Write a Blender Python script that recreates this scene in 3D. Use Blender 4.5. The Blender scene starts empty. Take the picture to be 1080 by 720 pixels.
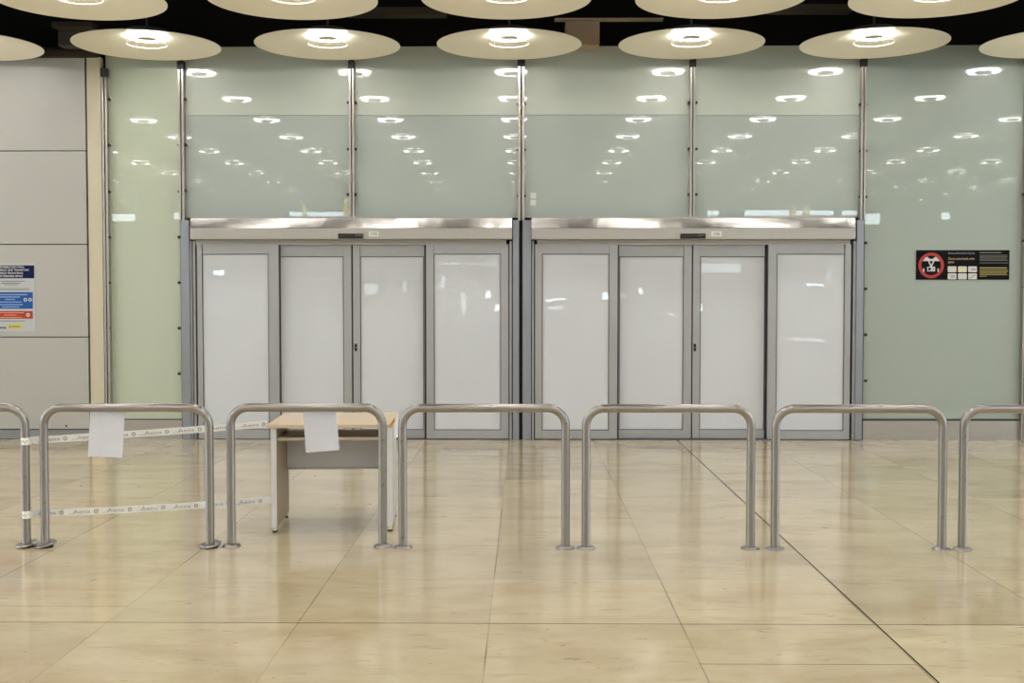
import bpy, bmesh, math, random
from mathutils import Vector, Matrix
random.seed(7)
S = bpy.context.scene
C = S.collection
PI = math.pi

# ------------------------------------------------------------------ camera
F = 1235.0
EYE = Vector((0, 0, 1.6))
pitch = math.atan(45 / F)
yaw = math.atan(14 / F)
fwd = Vector((-math.sin(yaw) * math.cos(pitch), math.cos(yaw) * math.cos(pitch), -math.sin(pitch)))
rgt = Vector((math.cos(yaw), math.sin(yaw), 0))
upv = rgt.cross(fwd)
cam_d = bpy.data.cameras.new('camera')
cam = bpy.data.objects.new('camera', cam_d)
C.objects.link(cam)
cam_d.sensor_width = 36
cam_d.lens = 36 * F / 1080
cam_d.clip_end = 200
M = Matrix((rgt, upv, -fwd)).transposed().to_4x4()
M.translation = EYE
cam.matrix_world = M
S.camera = cam


def ray(u, v):
    return fwd + rgt * ((u - 540) / F) + upv * ((360 - v) / F)


def P(u, v, Y):
    d = ray(u, v)
    return EYE + d * (Y / d.y)


def G(u, v):
    d = ray(u, v)
    return EYE + d * (-EYE.z / d.z)


# ------------------------------------------------------------------ materials
def mat(name, col, rough=0.5, metal=0.0, emis=None, estr=0.0, spec=0.5, coat=0.0, aniso=0.0):
    m = bpy.data.materials.new(name)
    m.use_nodes = True
    b = m.node_tree.nodes['Principled BSDF']
    b.inputs['Base Color'].default_value = (*col, 1)
    b.inputs['Roughness'].default_value = rough
    b.inputs['Metallic'].default_value = metal
    b.inputs['Specular IOR Level'].default_value = spec
    b.inputs['Coat Weight'].default_value = coat
    b.inputs['Coat Roughness'].default_value = 0.004
    if emis:
        b.inputs['Emission Color'].default_value = (*emis, 1)
        b.inputs['Emission Strength'].default_value = estr
    return m


def noisy(m, scale=(1, 1, 1), amount=0.1, nscale=5, bump=0.0, bscale=None, detail=3, rough=None):
    """vary the base colour by a noise and add a little bump"""
    nt = m.node_tree
    N, L = nt.nodes, nt.links
    b = N['Principled BSDF']
    tc = N.new('ShaderNodeTexCoord')
    geo = N.new('ShaderNodeNewGeometry')
    mp = N.new('ShaderNodeMapping')
    mp.inputs['Scale'].default_value = scale
    L.new(geo.outputs['Position'], mp.inputs['Vector'])
    n = N.new('ShaderNodeTexNoise')
    n.inputs['Scale'].default_value = nscale
    n.inputs['Detail'].default_value = detail
    L.new(mp.outputs['Vector'], n.inputs['Vector'])
    if amount:
        c = b.inputs['Base Color'].default_value[:]
        r = N.new('ShaderNodeMix')
        r.data_type = 'RGBA'
        L.new(n.outputs['Fac'], r.inputs['Factor'])
        r.inputs['A'].default_value = (*[max(0, x * (1 - amount)) for x in c[:3]], 1)
        r.inputs['B'].default_value = (*[min(1, x * (1 + amount)) for x in c[:3]], 1)
        L.new(r.outputs['Result'], b.inputs['Base Color'])
    if rough:
        mr = N.new('ShaderNodeMapRange')
        mr.inputs['To Min'].default_value = rough[0]
        mr.inputs['To Max'].default_value = rough[1]
        L.new(n.outputs['Fac'], mr.inputs['Value'])
        L.new(mr.outputs['Result'], b.inputs['Roughness'])
    if bump:
        n2 = N.new('ShaderNodeTexNoise')
        n2.inputs['Scale'].default_value = bscale or nscale
        n2.inputs['Detail'].default_value = 2
        L.new(mp.outputs['Vector'], n2.inputs['Vector'])
        bp = N.new('ShaderNodeBump')
        bp.inputs['Strength'].default_value = bump
        bp.inputs['Distance'].default_value = 0.01
        L.new(n2.outputs['Fac'], bp.inputs['Height'])
        L.new(bp.outputs['Normal'], b.inputs['Normal'])
        L.new(bp.outputs['Normal'], b.inputs['Coat Normal'])
    return m


STEEL = noisy(mat('stainless_steel', (0.34, 0.322, 0.315), 0.28, 1.0), (1, 1, 1), 0.03, 30, rough=(0.25, 0.33))
STEELB = noisy(mat('brushed_steel_plate', (0.50, 0.48, 0.47), 0.3, 0.9), (1, 1, 8), 0.08, 3, bump=0.08)
POLISH = noisy(mat('polished_steel', (0.56, 0.55, 0.55), 0.17, 1.0), (1, 1, 1), 0.05, 4, bump=1.0, bscale=2.2)
ALU = noisy(mat('anodised_aluminium', (0.40, 0.405, 0.425), 0.38, 0.55), (1, 1, 0.2), 0.05, 6)
ALUB = noisy(mat('blue_grey_aluminium', (0.30, 0.32, 0.37), 0.35, 0.6), (1, 1, 0.2), 0.05, 6)
FASC = noisy(mat('satin_fascia', (0.43, 0.415, 0.39), 0.32, 0.6), (1, 1, 4), 0.04, 3)
FIN = noisy(mat('steel_fin', (0.45, 0.42, 0.39), 0.3, 0.95), (1, 1, 1), 0.05, 8)
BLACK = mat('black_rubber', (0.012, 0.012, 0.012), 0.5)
PLAST = mat('black_plastic', (0.01, 0.01, 0.01), 0.25)
VOID = mat('dark_gap', (0.03, 0.03, 0.032), 0.8)
GLS = noisy(mat('pale_green_frosted_glass', (0.325, 0.375, 0.345), 0.35, 0, spec=0.5, coat=0.85), (1, 1, 0.3), 0.05, 0.8)
GLSY = noisy(mat('pale_yellow_green_frosted_glass', (0.47, 0.52, 0.42), 0.35, 0, spec=0.5, coat=0.85), (1, 1, 0.3), 0.05, 0.8)  # left pane: its stronger backlight is put into the base colour
GLU = noisy(mat('clear_backed_frosted_glass', (0.49, 0.535, 0.49), 0.35, 0, spec=0.5, coat=0.85), (1, 1, 1), 0.04, 0.8)
GLG = noisy(mat('grey_frosted_glass', (0.37, 0.42, 0.40), 0.35, 0, spec=0.5, coat=0.85), (1, 1, 1), 0.04, 0.8)
GLD = noisy(mat('white_film_door_glass', (0.59, 0.615, 0.67), 0.5, 0, spec=0.4, coat=1.0), (1, 1, 1), 0.03, 1.2, bump=0.06, bscale=2.2)
GASK = mat('gasket', (0.07, 0.07, 0.07), 0.6)
CLAD = noisy(mat('warm_grey_cladding', (0.405, 0.395, 0.375), 0.42), (1, 1, 1), 0.03, 1.5, bump=0.02)
BEIGE = noisy(mat('beige_column_paint', (0.54, 0.48, 0.37), 0.45), (1, 1, 1), 0.04, 2)
SKIRT = noisy(mat('grey_skirting', (0.25, 0.25, 0.26), 0.4, 0.4), (1, 1, 1), 0.08, 4)
DARK = noisy(mat('black_ceiling_paint', (0.006, 0.0055, 0.005), 0.9, spec=0.1), (1, 1, 1), 0.2, 2)
DARKB = noisy(mat('dark_brown_duct', (0.05, 0.04, 0.028), 0.8, spec=0.2), (1, 1, 1), 0.2, 3)
DBEI = noisy(mat('beige_duct', (0.42, 0.33, 0.24), 0.7), (1, 1, 1), 0.1, 3)
DGREY = noisy(mat('grey_duct', (0.06, 0.06, 0.065), 0.7), (1, 1, 1), 0.1, 3)
WALL = noisy(mat('hall_paint', (0.74, 0.74, 0.72), 0.6), (1, 1, 1), 0.05, 1)
YEL = mat('lit_yellow_totem', (0.75, 0.62, 0.12), 0.5, 0, (1.0, 0.9, 0.25), 6.0)
DISH = noisy(mat('cream_lamp_shade', (0.86, 0.80, 0.66), 0.42), (1, 1, 1), 0.03, 2)
DISHT = mat('lamp_shade_back', (0.05, 0.045, 0.04), 0.7)
GLOW = mat('lamp_glow', (1, 1, 1), 0.5, 0, (0.965, 0.95, 0.915), 42.0)
RING = mat('lit_glass_ring', (0.7, 0.68, 0.6), 0.3, 0, (1.0, 0.94, 0.80), 0.5)
PUCK = mat('lamp_cap', (0.22, 0.20, 0.17), 0.5)
SKY_GLINT = mat('daylight_window', (0.5, 0.5, 0.5), 0.3, 0, (0.80, 0.95, 1.0), 16.0)
GLINT = mat('dim_daylight_window', (0.5, 0.5, 0.5), 0.3, 0, (0.82, 0.93, 1.0), 6.0)
SIDE_FILL = mat('side_daylight_window', (0.5, 0.5, 0.5), 0.3, 0, (0.76, 0.92, 1.0), 3.6)
WOOD = noisy(mat('pale_beech_laminate', (0.62, 0.50, 0.36), 0.4), (3, 14, 1), 0.08, 4)
DGRY = noisy(mat('desk_grey_laminate', (0.56, 0.56, 0.57), 0.45), (1, 1, 1), 0.03, 4)
DEDGE = noisy(mat('desk_light_edge', (0.72, 0.73, 0.76), 0.45), (1, 1, 1), 0.03, 4)
DPAN = noisy(mat('desk_blue_grey_panel', (0.72, 0.76, 0.90), 0.5), (1, 1, 1), 0.04, 4)
DTAN = noisy(mat('desk_tan_shelf', (0.52, 0.46, 0.37), 0.45), (1, 1, 1), 0.03, 4)
DINN = noisy(mat('desk_tan_inner', (0.42, 0.36, 0.27), 0.5), (1, 1, 1), 0.04, 4)
PAPER = noisy(mat('white_paper', (0.84, 0.86, 0.95), 0.75), (1, 1, 1), 0.03, 12, bump=0.05)
TAPE = noisy(mat('white_plastic_tape', (0.92, 0.92, 0.92), 0.35), (1, 1, 1), 0.05, 12)
TINK = mat('tape_ink', (0.34, 0.35, 0.36), 0.6)
WSTK = mat('white_sticker', (0.66, 0.67, 0.64), 0.5)
INK = mat('grey_ink', (0.12, 0.12, 0.13), 0.6)
SBLK = mat('sign_black', (0.004, 0.004, 0.005), 0.25, spec=0.12)
SRED = mat('sign_red', (0.38, 0.05, 0.05), 0.4, spec=0.12)
SWHT = mat('sign_white', (0.58, 0.57, 0.57), 0.4)
SCRD = mat('sign_pale_yellow', (0.60, 0.60, 0.42), 0.4)
SGRY = mat('sign_grey_print', (0.09, 0.085, 0.085), 0.5)
INK2 = mat('sign_light_print', (0.22, 0.21, 0.20), 0.5)
SORG = mat('sign_tan_print', (0.34, 0.24, 0.15), 0.5)
SYEL = mat('sign_yellow_print', (0.20, 0.16, 0.035), 0.5)
SYEB = mat('sign_bright_yellow_print', (0.34, 0.30, 0.12), 0.5)
PNVY = mat('poster_navy', (0.005, 0.006, 0.055), 0.4, spec=0.12)
PBLU = mat('poster_blue', (0.02, 0.085, 0.30), 0.4, spec=0.12)
PRED = mat('poster_red', (0.38, 0.06, 0.03), 0.4, spec=0.12)
PYEL = mat('poster_yellow', (0.55, 0.47, 0.05), 0.4)
PPAP = mat('poster_paper', (0.44, 0.455, 0.47), 0.5)
PLBL = mat('poster_pale_blue_print', (0.25, 0.38, 0.65), 0.5)
PLRD = mat('poster_pale_red_print', (0.68, 0.28, 0.2), 0.5)
ORNG = mat('orange_print', (0.55, 0.26, 0.03), 0.5)

# ------------------------------------------------------------------ helpers
OFF = {}


class MB:
    def __init__(s):
        s.bm = bmesh.new()

    def box(s, x0, x1, y0, y1, z0, z1, bev=0.0):
        vs = [s.bm.verts.new(p) for p in ((x0, y0, z0), (x1, y0, z0), (x1, y1, z0), (x0, y1, z0),
                                          (x0, y0, z1), (x1, y0, z1), (x1, y1, z1), (x0, y1, z1))]
        fs = [(0, 3, 2, 1), (4, 5, 6, 7), (0, 1, 5, 4), (1, 2, 6, 5), (2, 3, 7, 6), (3, 0, 4, 7)]
        faces = [s.bm.faces.new([vs[i] for i in f]) for f in fs]
        if bev:
            es = list({e for f in faces for e in f.edges})
            bmesh.ops.bevel(s.bm, geom=es, offset=bev, segments=2, affect='EDGES', profile=0.6)
        return s

    def prism(s, pts, d):
        """extrude polygon pts (3D points) by vector d"""
        d = Vector(d)
        a = [s.bm.verts.new(p) for p in pts]
        b = [s.bm.verts.new(Vector(p) + d) for p in pts]
        n = len(pts)
        s.bm.faces.new(a)
        s.bm.faces.new(b[::-1])
        for i in range(n):
            s.bm.faces.new((a[i], b[i], b[(i + 1) % n], a[(i + 1) % n]))
        return s

    def lathe(s, prof, c=(0, 0, 0), n=64, rot=None, closed=False):
        c = Vector(c)
        rings = []
        for r, z in prof:
            if r < 1e-6:
                v = Vector((0, 0, z))
                if rot: v = rot @ v
                rings.append([s.bm.verts.new(v + c)])
            else:
                ring = []
                for k in range(n):
                    v = Vector((r * math.cos(2 * PI * k / n), r * math.sin(2 * PI * k / n), z))
                    if rot: v = rot @ v
                    ring.append(s.bm.verts.new(v + c))
                rings.append(ring)
        pr = list(zip(rings, rings[1:]))
        if closed: pr.append((rings[-1], rings[0]))
        for A, B in pr:
            for k in range(n):
                k2 = (k + 1) % n
                if len(A) == 1 and len(B) == 1: continue
                if len(A) == 1: s.bm.faces.new((A[0], B[k2], B[k]))
                elif len(B) == 1: s.bm.faces.new((A[k], A[k2], B[0]))
                else: s.bm.faces.new((A[k], A[k2], B[k2], B[k]))
        return s

    def tube(s, pts, r, n=20, cap=True):
        pts = [Vector(p) for p in pts]
        rings = []
        ref = None
        for i, p in enumerate(pts):
            if i == 0: t = pts[1] - p
            elif i == len(pts) - 1: t = p - pts[i - 1]
            else: t = (pts[i + 1] - p).normalized() + (p - pts[i - 1]).normalized()
            t.normalize()
            if ref is None:
                ref = Vector((0, 1, 0)) if abs(t.y) < 0.9 else Vector((1, 0, 0))
            a = (ref - t * ref.dot(t)).normalized()
            ref = a
            b = t.cross(a)
            rings.append([s.bm.verts.new(p + (a * math.cos(2 * PI * k / n) + b * math.sin(2 * PI * k / n)) * r) for k in range(n)])
        for A, B in zip(rings, rings[1:]):
            for k in range(n):
                s.bm.faces.new((A[k], A[(k + 1) % n], B[(k + 1) % n], B[k]))
        if cap:
            s.bm.faces.new(rings[0][::-1])
            s.bm.faces.new(rings[-1])
        return s

    def build(s, name, m, parent=None, smooth=False, angle=40):
        bmesh.ops.recalc_face_normals(s.bm, faces=s.bm.faces[:])
        off = OFF.get(parent.name, Vector((0, 0, 0))) if parent else Vector((0, 0, 0))
        if off.length:
            bmesh.ops.translate(s.bm, verts=s.bm.verts[:], vec=-off)
        me = bpy.data.meshes.new(name)
        if smooth:
            for f in s.bm.faces: f.smooth = True
            for e in s.bm.edges:
                if len(e.link_faces) == 2 and e.calc_face_angle(0) > math.radians(angle):
                    e.smooth = False
        s.bm.to_mesh(me)
        s.bm.free()
        me.materials.append(m)
        o = bpy.data.objects.new(name, me)
        C.objects.link(o)
        if parent: o.parent = parent
        OFF[o.name] = off
        return o


def tag(o, label=None, cat=None, group=None, kind=None):
    if label: o['label'] = label
    if cat: o['category'] = cat
    if group: o['group'] = group
    if kind: o['kind'] = kind
    return o


def empty(name, loc):
    o = bpy.data.objects.new(name, None)
    o.empty_display_size = 0.2
    C.objects.link(o)
    o.location = loc
    OFF[o.name] = Vector(loc)
    return o


def text(name, s, size, loc, m, parent, align='CENTER', rot=None, sx=1.0, bold=0.0):
    cu = bpy.data.curves.new(name, 'FONT')
    cu.body = s
    cu.size = size
    cu.align_x = align
    cu.align_y = 'CENTER'
    cu.extrude = 0.0003
    cu.offset = bold
    cu.resolution_u = 3
    cu.materials.append(m)
    o = bpy.data.objects.new(name, cu)
    C.objects.link(o)
    R = rot or Matrix.Rotation(PI / 2, 4, 'X')
    T = Matrix.Translation(Vector(loc) - (OFF.get(parent.name, Vector((0, 0, 0))) if parent else Vector((0, 0, 0))))
    if parent: o.parent = parent
    me = bpy.data.meshes.new_from_object(o)
    bpy.data.objects.remove(o)
    me.name = name
    me.materials.clear()
    me.materials.append(m)
    o = bpy.data.objects.new(name, me)
    C.objects.link(o)
    if parent: o.parent = parent
    o.matrix_local = T @ R @ Matrix.Diagonal((sx, 1, 1, 1))
    return o


YF = G(540, 463.5).y          # plane of the glass front


def rect(mb, u0, u1, v0, v1, Y, t, bev=0.0):
    """box whose front face fills a rectangle of the plane Y, t thick towards the back"""
    uc, vc = (u0 + u1) / 2, (v0 + v1) / 2
    x0, x1 = P(u0, vc, Y).x, P(u1, vc, Y).x
    z1, z0 = P(uc, v0, Y).z, P(uc, v1, Y).z
    return mb.box(x0, x1, Y, Y + t, max(z0, 0.0), z1, bev)


def X_(u, Y=None, v=340): return P(u, v, Y or YF).x
def Z_(v, Y=None, u=540): return P(u, v, Y or YF).z


# ------------------------------------------------------------------ floor
def floor_material():
    m = bpy.data.materials.new('polished_cream_marble')
    m.use_nodes = True
    nt = m.node_tree
    N, L = nt.nodes, nt.links
    b = N['Principled BSDF']

    def math_(op, a, bb=None, c=None):
        n = N.new('ShaderNodeMath')
        n.operation = op
        for i, v in enumerate((a, bb, c)):
            if v is None: continue
            if isinstance(v, (int, float)): n.inputs[i].default_value = v
            else: L.new(v, n.inputs[i])
        return n.outputs[0]
    geo = N.new('ShaderNodeNewGeometry')
    sep = N.new('ShaderNodeSeparateXYZ')
    L.new(geo.outputs['Position'], sep.inputs[0])
    x, y = sep.outputs[0], sep.outputs[1]
    jx = G(516, 657).x
    W = (G(718, 657).x - G(314, 657).x) / 2
    jy = G(540, 657.3).y
    u = math_('DIVIDE', math_('SUBTRACT', x, jx), W)
    ui = math_('FLOOR', u)
    uf = math_('SUBTRACT', u, ui)
    v = math_('DIVIDE', math_('SUBTRACT', y, jy), W * 0.97)
    vi = math_('FLOOR', v)
    vf = math_('SUBTRACT', v, vi)
    # random per slab
    cmb = N.new('ShaderNodeCombineXYZ')
    L.new(ui, cmb.inputs[0]); L.new(vi, cmb.inputs[1])
    wn = N.new('ShaderNodeTexWhiteNoise')
    wn.noise_dimensions = '2D'
    L.new(cmb.outputs[0], wn.inputs['Vector'])
    # joints: distance in metres from nearest joint
    du = math_('MULTIPLY', math_('MINIMUM', uf, math_('SUBTRACT', 1, uf)), W)
    dv = math_('MULTIPLY', math_('MINIMUM', vf, math_('SUBTRACT', 1, vf)), W)
    nw = N.new('ShaderNodeTexNoise'); nw.inputs['Scale'].default_value = 9
    L.new(geo.outputs['Position'], nw.inputs['Vector'])
    nl = N.new('ShaderNodeTexNoise'); nl.inputs['Scale'].default_value = 0.9; nl.inputs['Detail'].default_value = 3
    L.new(geo.outputs['Position'], nl.inputs['Vector'])

    def line(d, w):
        r = N.new('ShaderNodeMapRange')
        r.interpolation_type = 'SMOOTHSTEP'
        L.new(d, r.inputs['Value'])
        r.inputs['From Min'].default_value = w * 0.4
        r.inputs['From Max'].default_value = w
        r.inputs['To Min'].default_value = 1
        r.inputs['To Max'].default_value = 0
        return r.outputs['Result']
    # patchy grout
    patch = N.new('ShaderNodeMapRange')
    L.new(nl.outputs['Fac'], patch.inputs['Value'])
    patch.inputs['From Min'].default_value = 0.42; patch.inputs['From Max'].default_value = 0.60
    patch.inputs['To Min'].default_value = 0.25; patch.inputs['To Max'].default_value = 0.9
    lx = math_('MULTIPLY', line(du, 0.0046), patch.outputs['Result'])
    # cross joints weaker except the one nearest the camera rows
    near = line(math_('ABSOLUTE', math_('SUBTRACT', y, jy)), 0.0075)
    near = math_('MULTIPLY', near, 0.85)
    ly = math_('MULTIPLY', math_('MULTIPLY', line(dv, 0.005), patch.outputs['Result']), 0.5)
    # the wide movement joint
    xa = G(922.5, 657).x
    exp = line(math_('ABSOLUTE', math_('SUBTRACT', x, xa)), 0.0075)
    allj = math_('MAXIMUM', math_('MAXIMUM', math_('MULTIPLY', lx, 0.8), ly), math_('MAXIMUM', near, exp))
    # marble
    mp = N.new('ShaderNodeMapping'); mp.inputs['Scale'].default_value = (0.9, 1.7, 1)
    L.new(geo.outputs['Position'], mp.inputs[0])
    # shift pattern per slab
    ad = N.new('ShaderNodeVectorMath'); ad.operation = 'MULTIPLY_ADD'
    L.new(wn.outputs['Color'], ad.inputs[0]); ad.inputs[1].default_value = (9, 9, 9)
    L.new(mp.outputs[0], ad.inputs[2])
    n1 = N.new('ShaderNodeTexNoise'); n1.inputs['Scale'].default_value = 1.6; n1.inputs['Detail'].default_value = 8; n1.inputs['Roughness'].default_value = 0.62; n1.inputs['Distortion'].default_value = 0.5
    L.new(ad.outputs[0], n1.inputs['Vector'])
    cr = N.new('ShaderNodeValToRGB')
    cr.color_ramp.elements[0].position = 0.28; cr.color_ramp.elements[0].color = (0.44, 0.335, 0.20, 1)
    cr.color_ramp.elements[1].position = 0.72; cr.color_ramp.elements[1].color = (0.58, 0.49, 0.325, 1)
    e = cr.color_ramp.elements.new(0.5); e.color = (0.525, 0.435, 0.28, 1)
    L.new(n1.outputs['Fac'], cr.inputs[0])
    # slab tone
    tone = N.new('ShaderNodeMapRange')
    L.new(wn.outputs['Value'], tone.inputs['Value'])
    tone.inputs['To Min'].default_value = 0.91; tone.inputs['To Max'].default_value = 1.08
    mu = N.new('ShaderNodeVectorMath'); mu.operation = 'SCALE'
    L.new(cr.outputs[0], mu.inputs[0]); L.new(tone.outputs[0], mu.inputs['Scale'])
    # brown fossils / veins: sparse dark flecks stretched across
    mp2 = N.new('ShaderNodeMapping'); mp2.inputs['Scale'].default_value = (2.0, 9.0, 1)
    L.new(geo.outputs['Position'], mp2.inputs[0])
    n2 = N.new('ShaderNodeTexNoise'); n2.inputs['Scale'].default_value = 1.7; n2.inputs['Detail'].default_value = 5; n2.inputs['Roughness'].default_value = 0.62
    L.new(mp2.outputs[0], n2.inputs['Vector'])
    fl = N.new('ShaderNodeMapRange')
    L.new(n2.outputs['Fac'], fl.inputs['Value'])
    fl.inputs['From Min'].default_value = 0.56; fl.inputs['From Max'].default_value = 0.72
    fl.inputs['To Min'].default_value = 0; fl.inputs['To Max'].default_value = 0.40
    mx = N.new('ShaderNodeMix'); mx.data_type = 'RGBA'
    L.new(fl.outputs[0], mx.inputs['Factor'])
    L.new(mu.outputs[0], mx.inputs['A']); mx.inputs['B'].default_value = (0.28, 0.22, 0.13, 1)
    # small dark brown flecks
    mp3 = N.new('ShaderNodeMapping'); mp3.inputs['Scale'].default_value = (3.2, 8.5, 1)
    L.new(geo.outputs['Position'], mp3.inputs[0])
    n3 = N.new('ShaderNodeTexNoise'); n3.inputs['Scale'].default_value = 2.1; n3.inputs['Detail'].default_value = 3; n3.inputs['Roughness'].default_value = 0.7; n3.inputs['Distortion'].default_value = 1.0
    L.new(mp3.outputs[0], n3.inputs['Vector'])
    f3 = N.new('ShaderNodeMapRange')
    L.new(n3.outputs['Fac'], f3.inputs['Value'])
    f3.inputs['From Min'].default_value = 0.655; f3.inputs['From Max'].default_value = 0.73
    f3.inputs['To Min'].default_value = 0; f3.inputs['To Max'].default_value = 0.8
    m3 = N.new('ShaderNodeMix'); m3.data_type = 'RGBA'
    L.new(f3.outputs[0], m3.inputs['Factor'])
    L.new(mx.outputs['Result'], m3.inputs['A']); m3.inputs['B'].default_value = (0.20, 0.15, 0.085, 1)
    mx = m3
    # two extra cut joints inside a slab
    for yy, col, st in ((G(840, 700.3).y, 1, 0.7), (G(60, 639).y, -3, 0.6)):
        q = math_('MULTIPLY', line(math_('ABSOLUTE', math_('SUBTRACT', y, yy)), 0.006), st)
        q = math_('MULTIPLY', q, math_('COMPARE', ui, col, 0.1))
        allj = math_('MAXIMUM', allj, q)
    mj = N.new('ShaderNodeMix'); mj.data_type = 'RGBA'
    L.new(allj, mj.inputs['Factor'])
    L.new(mx.outputs['Result'], mj.inputs['A']); mj.inputs['B'].default_value = (0.03, 0.022, 0.014, 1)
    L.new(mj.outputs['Result'], b.inputs['Base Color'])
    rr = N.new('ShaderNodeMapRange')
    L.new(n1.outputs['Fac'], rr.inputs['Value'])
    rr.inputs['To Min'].default_value = 0.05; rr.inputs['To Max'].default_value = 0.15
    r2 = rr.outputs[0]
    L.new(r2, b.inputs['Roughness'])
    L.new(math_('MULTIPLY', math_('SUBTRACT', 1, allj), 0.85), b.inputs['Specular IOR Level'])
    nb = N.new('ShaderNodeTexNoise'); nb.inputs['Scale'].default_value = 2.2; nb.inputs['Detail'].default_value = 1
    L.new(geo.outputs['Position'], nb.inputs['Vector'])
    bp = N.new('ShaderNodeBump'); bp.inputs['Strength'].default_value = 0.02; bp.inputs['Distance'].default_value = 0.02
    L.new(nb.outputs['Fac'], bp.inputs['Height'])
    L.new(bp.outputs['Normal'], b.inputs['Normal'])
    return m


HX, HB, CEIL = 13.0, -9.0, 5.6      # hall half width, far end behind the camera, ceiling
tag(MB().box(-HX, HX, HB, YF + 0.4, -0.1, 0).build('floor', floor_material()), kind='structure')
tag(MB().box(-HX, HX, HB, YF + 0.4, CEIL, CEIL + 0.1).build('ceiling', DARK), kind='structure')

# ------------------------------------------------------------------ hall around and behind the camera
tag(MB().box(-HX - 0.1, -HX, HB, YF + 0.4, 0, CEIL).build('wall_left', WALL), kind='structure')
tag(MB().box(HX, HX + 0.1, HB, YF + 0.4, 0, CEIL).build('wall_right', WALL), kind='structure')
tag(MB().box(-HX, HX, HB - 0.1, HB, 0, CEIL).build('wall_front', WALL), kind='structure')
for k, sx in enumerate((-1, 1)):  # unseen glowing side panels, added as fill to brighten upright surfaces
    for j, y0 in enumerate((0.5, 4.6, 8.7)):
        w = empty('window_%d' % (60 + k * 3 + j), (sx * HX, y0, 0.6))
        tag(w, kind='structure')
        a, b = sorted((sx * HX, sx * (HX - 0.02)))
        MB().box(a, b, y0, y0 + 3.9, 0.6, 3.9).build('pane', SIDE_FILL, w)
        a, b = sorted((sx * HX, sx * (HX - 0.05)))
        f = MB()
        f.box(a, b, y0 - 0.05, y0, 0.55, 3.95).box(a, b, y0 + 3.9, y0 + 3.95, 0.55, 3.95)
        f.box(a, b, y0, y0 + 3.9, 0.55, 0.6).box(a, b, y0, y0 + 3.9, 3.9, 3.95)
        f.build('window_frame', ALU, w)
ZT = YF - HB + YF


def mirror_x(u, zt): return (u - 554) / F * zt


wins_and_glints = [(305, 319, 223.5, 228, SKY_GLINT), (324, 362, 223.5, 228, SKY_GLINT), (745, 757, 222.5, 228, SKY_GLINT), (784, 831, 222, 228, SKY_GLINT),  # high strips: windows; lower panels: invented glows that put glints in the doors
        (838, 845, 222.5, 227.5, SKY_GLINT), (852, 878, 222.5, 227.5, SKY_GLINT), (886, 906, 222.5, 227.5, SKY_GLINT),
        (908, 926, 226, 237, SKY_GLINT), (990, 999, 224.5, 232, SKY_GLINT), (1047, 1055, 222, 230.5, SKY_GLINT),
        (112, 142, 225.5, 233, SKY_GLINT), (183, 198, 224, 231, SKY_GLINT), (1068, 1074, 251, 261, GLINT),
        (225, 236, 285, 290, SKY_GLINT), (214, 242, 328.5, 330, GLINT), (332, 362, 337, 339, GLINT), (312, 350, 294, 295.2, GLINT),
        (384, 398, 299, 309, GLINT), (383, 398, 283, 284.5, GLINT), (425, 430, 298, 308, GLINT), (464, 468, 290, 306, GLINT),
        (462, 486, 277, 279, GLINT), (494, 526, 277.5, 279, GLINT), (487, 492, 308, 332, GLINT), (512, 517, 308, 314, SKY_GLINT),
        (521, 527, 320, 327, SKY_GLINT), (503, 527, 412, 415, GLINT), (575, 596, 315, 317, SKY_GLINT), (578, 594, 322, 326, GLINT),
        (576, 598, 359, 361, GLINT), (634, 641, 308, 317, SKY_GLINT), (654, 660, 308, 313, GLINT), (674, 679, 303, 310, SKY_GLINT),
        (688, 691, 330, 352, GLINT), (707, 711, 330, 334, SKY_GLINT), (654, 706, 357, 359, GLINT), (740, 782, 278.5, 288, GLINT),
        (738, 742, 319, 328, SKY_GLINT), (848, 884, 299, 301.5, SKY_GLINT), (835, 837, 326, 329, SKY_GLINT), (820, 872, 333, 334.2, GLINT),
        (832, 874, 356, 360, GLINT), (870, 874, 288, 298, GLINT), (670, 675, 340, 356, GLINT),
        (1012, 1022, 240, 262, GLINT), (1034, 1046, 245, 262, GLINT)]
for i, (u0, u1, v0, v1, m) in enumerate(wins_and_glints):
    zc = lambda v: 1.6 + (315 - v) / F * ZT
    x0, x1 = mirror_x(u0, ZT), mirror_x(u1, ZT)
    z1, z0 = zc(v0), max(zc(v1), 0.1)
    w = empty('window_%d' % (i + 20), ((x0 + x1) / 2, HB, z0))
    tag(w, kind='structure')
    MB().box(x0, x1, HB + 0.005, HB + 0.02, z0, z1).build('pane', m, w)
    fr = MB()
    t = 0.02
    fr.box(x0 - t, x1 + t, HB, HB + 0.04, z1, z1 + t).box(x0 - t, x1 + t, HB, HB + 0.04, z0 - t, z0)
    fr.box(x0 - t, x0, HB, HB + 0.04, z0, z1).box(x1, x1 + t, HB, HB + 0.04, z0, z1)
    fr.build('window_frame', ALU, w)
for i, u in enumerate((321, 365, 836, 849)):
    zt = YF + YF + 7.5
    x = mirror_x(u, zt)
    o = MB().lathe([(0, 0), (0.05, 0), (0.05, CEIL), (0, CEIL)], (x, -7.5, 0), 24).build('column', WALL, None, True)
    tag(o, kind='structure')
    MB().lathe([(0.05, 3.95), (0.065, 3.95), (0.065, 4.5), (0.05, 4.5)], (x, -7.5, 0), 24, closed=True).build('lit_band', YEL, o, True)  # glow added so the yellow column tops show in the glass
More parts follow.
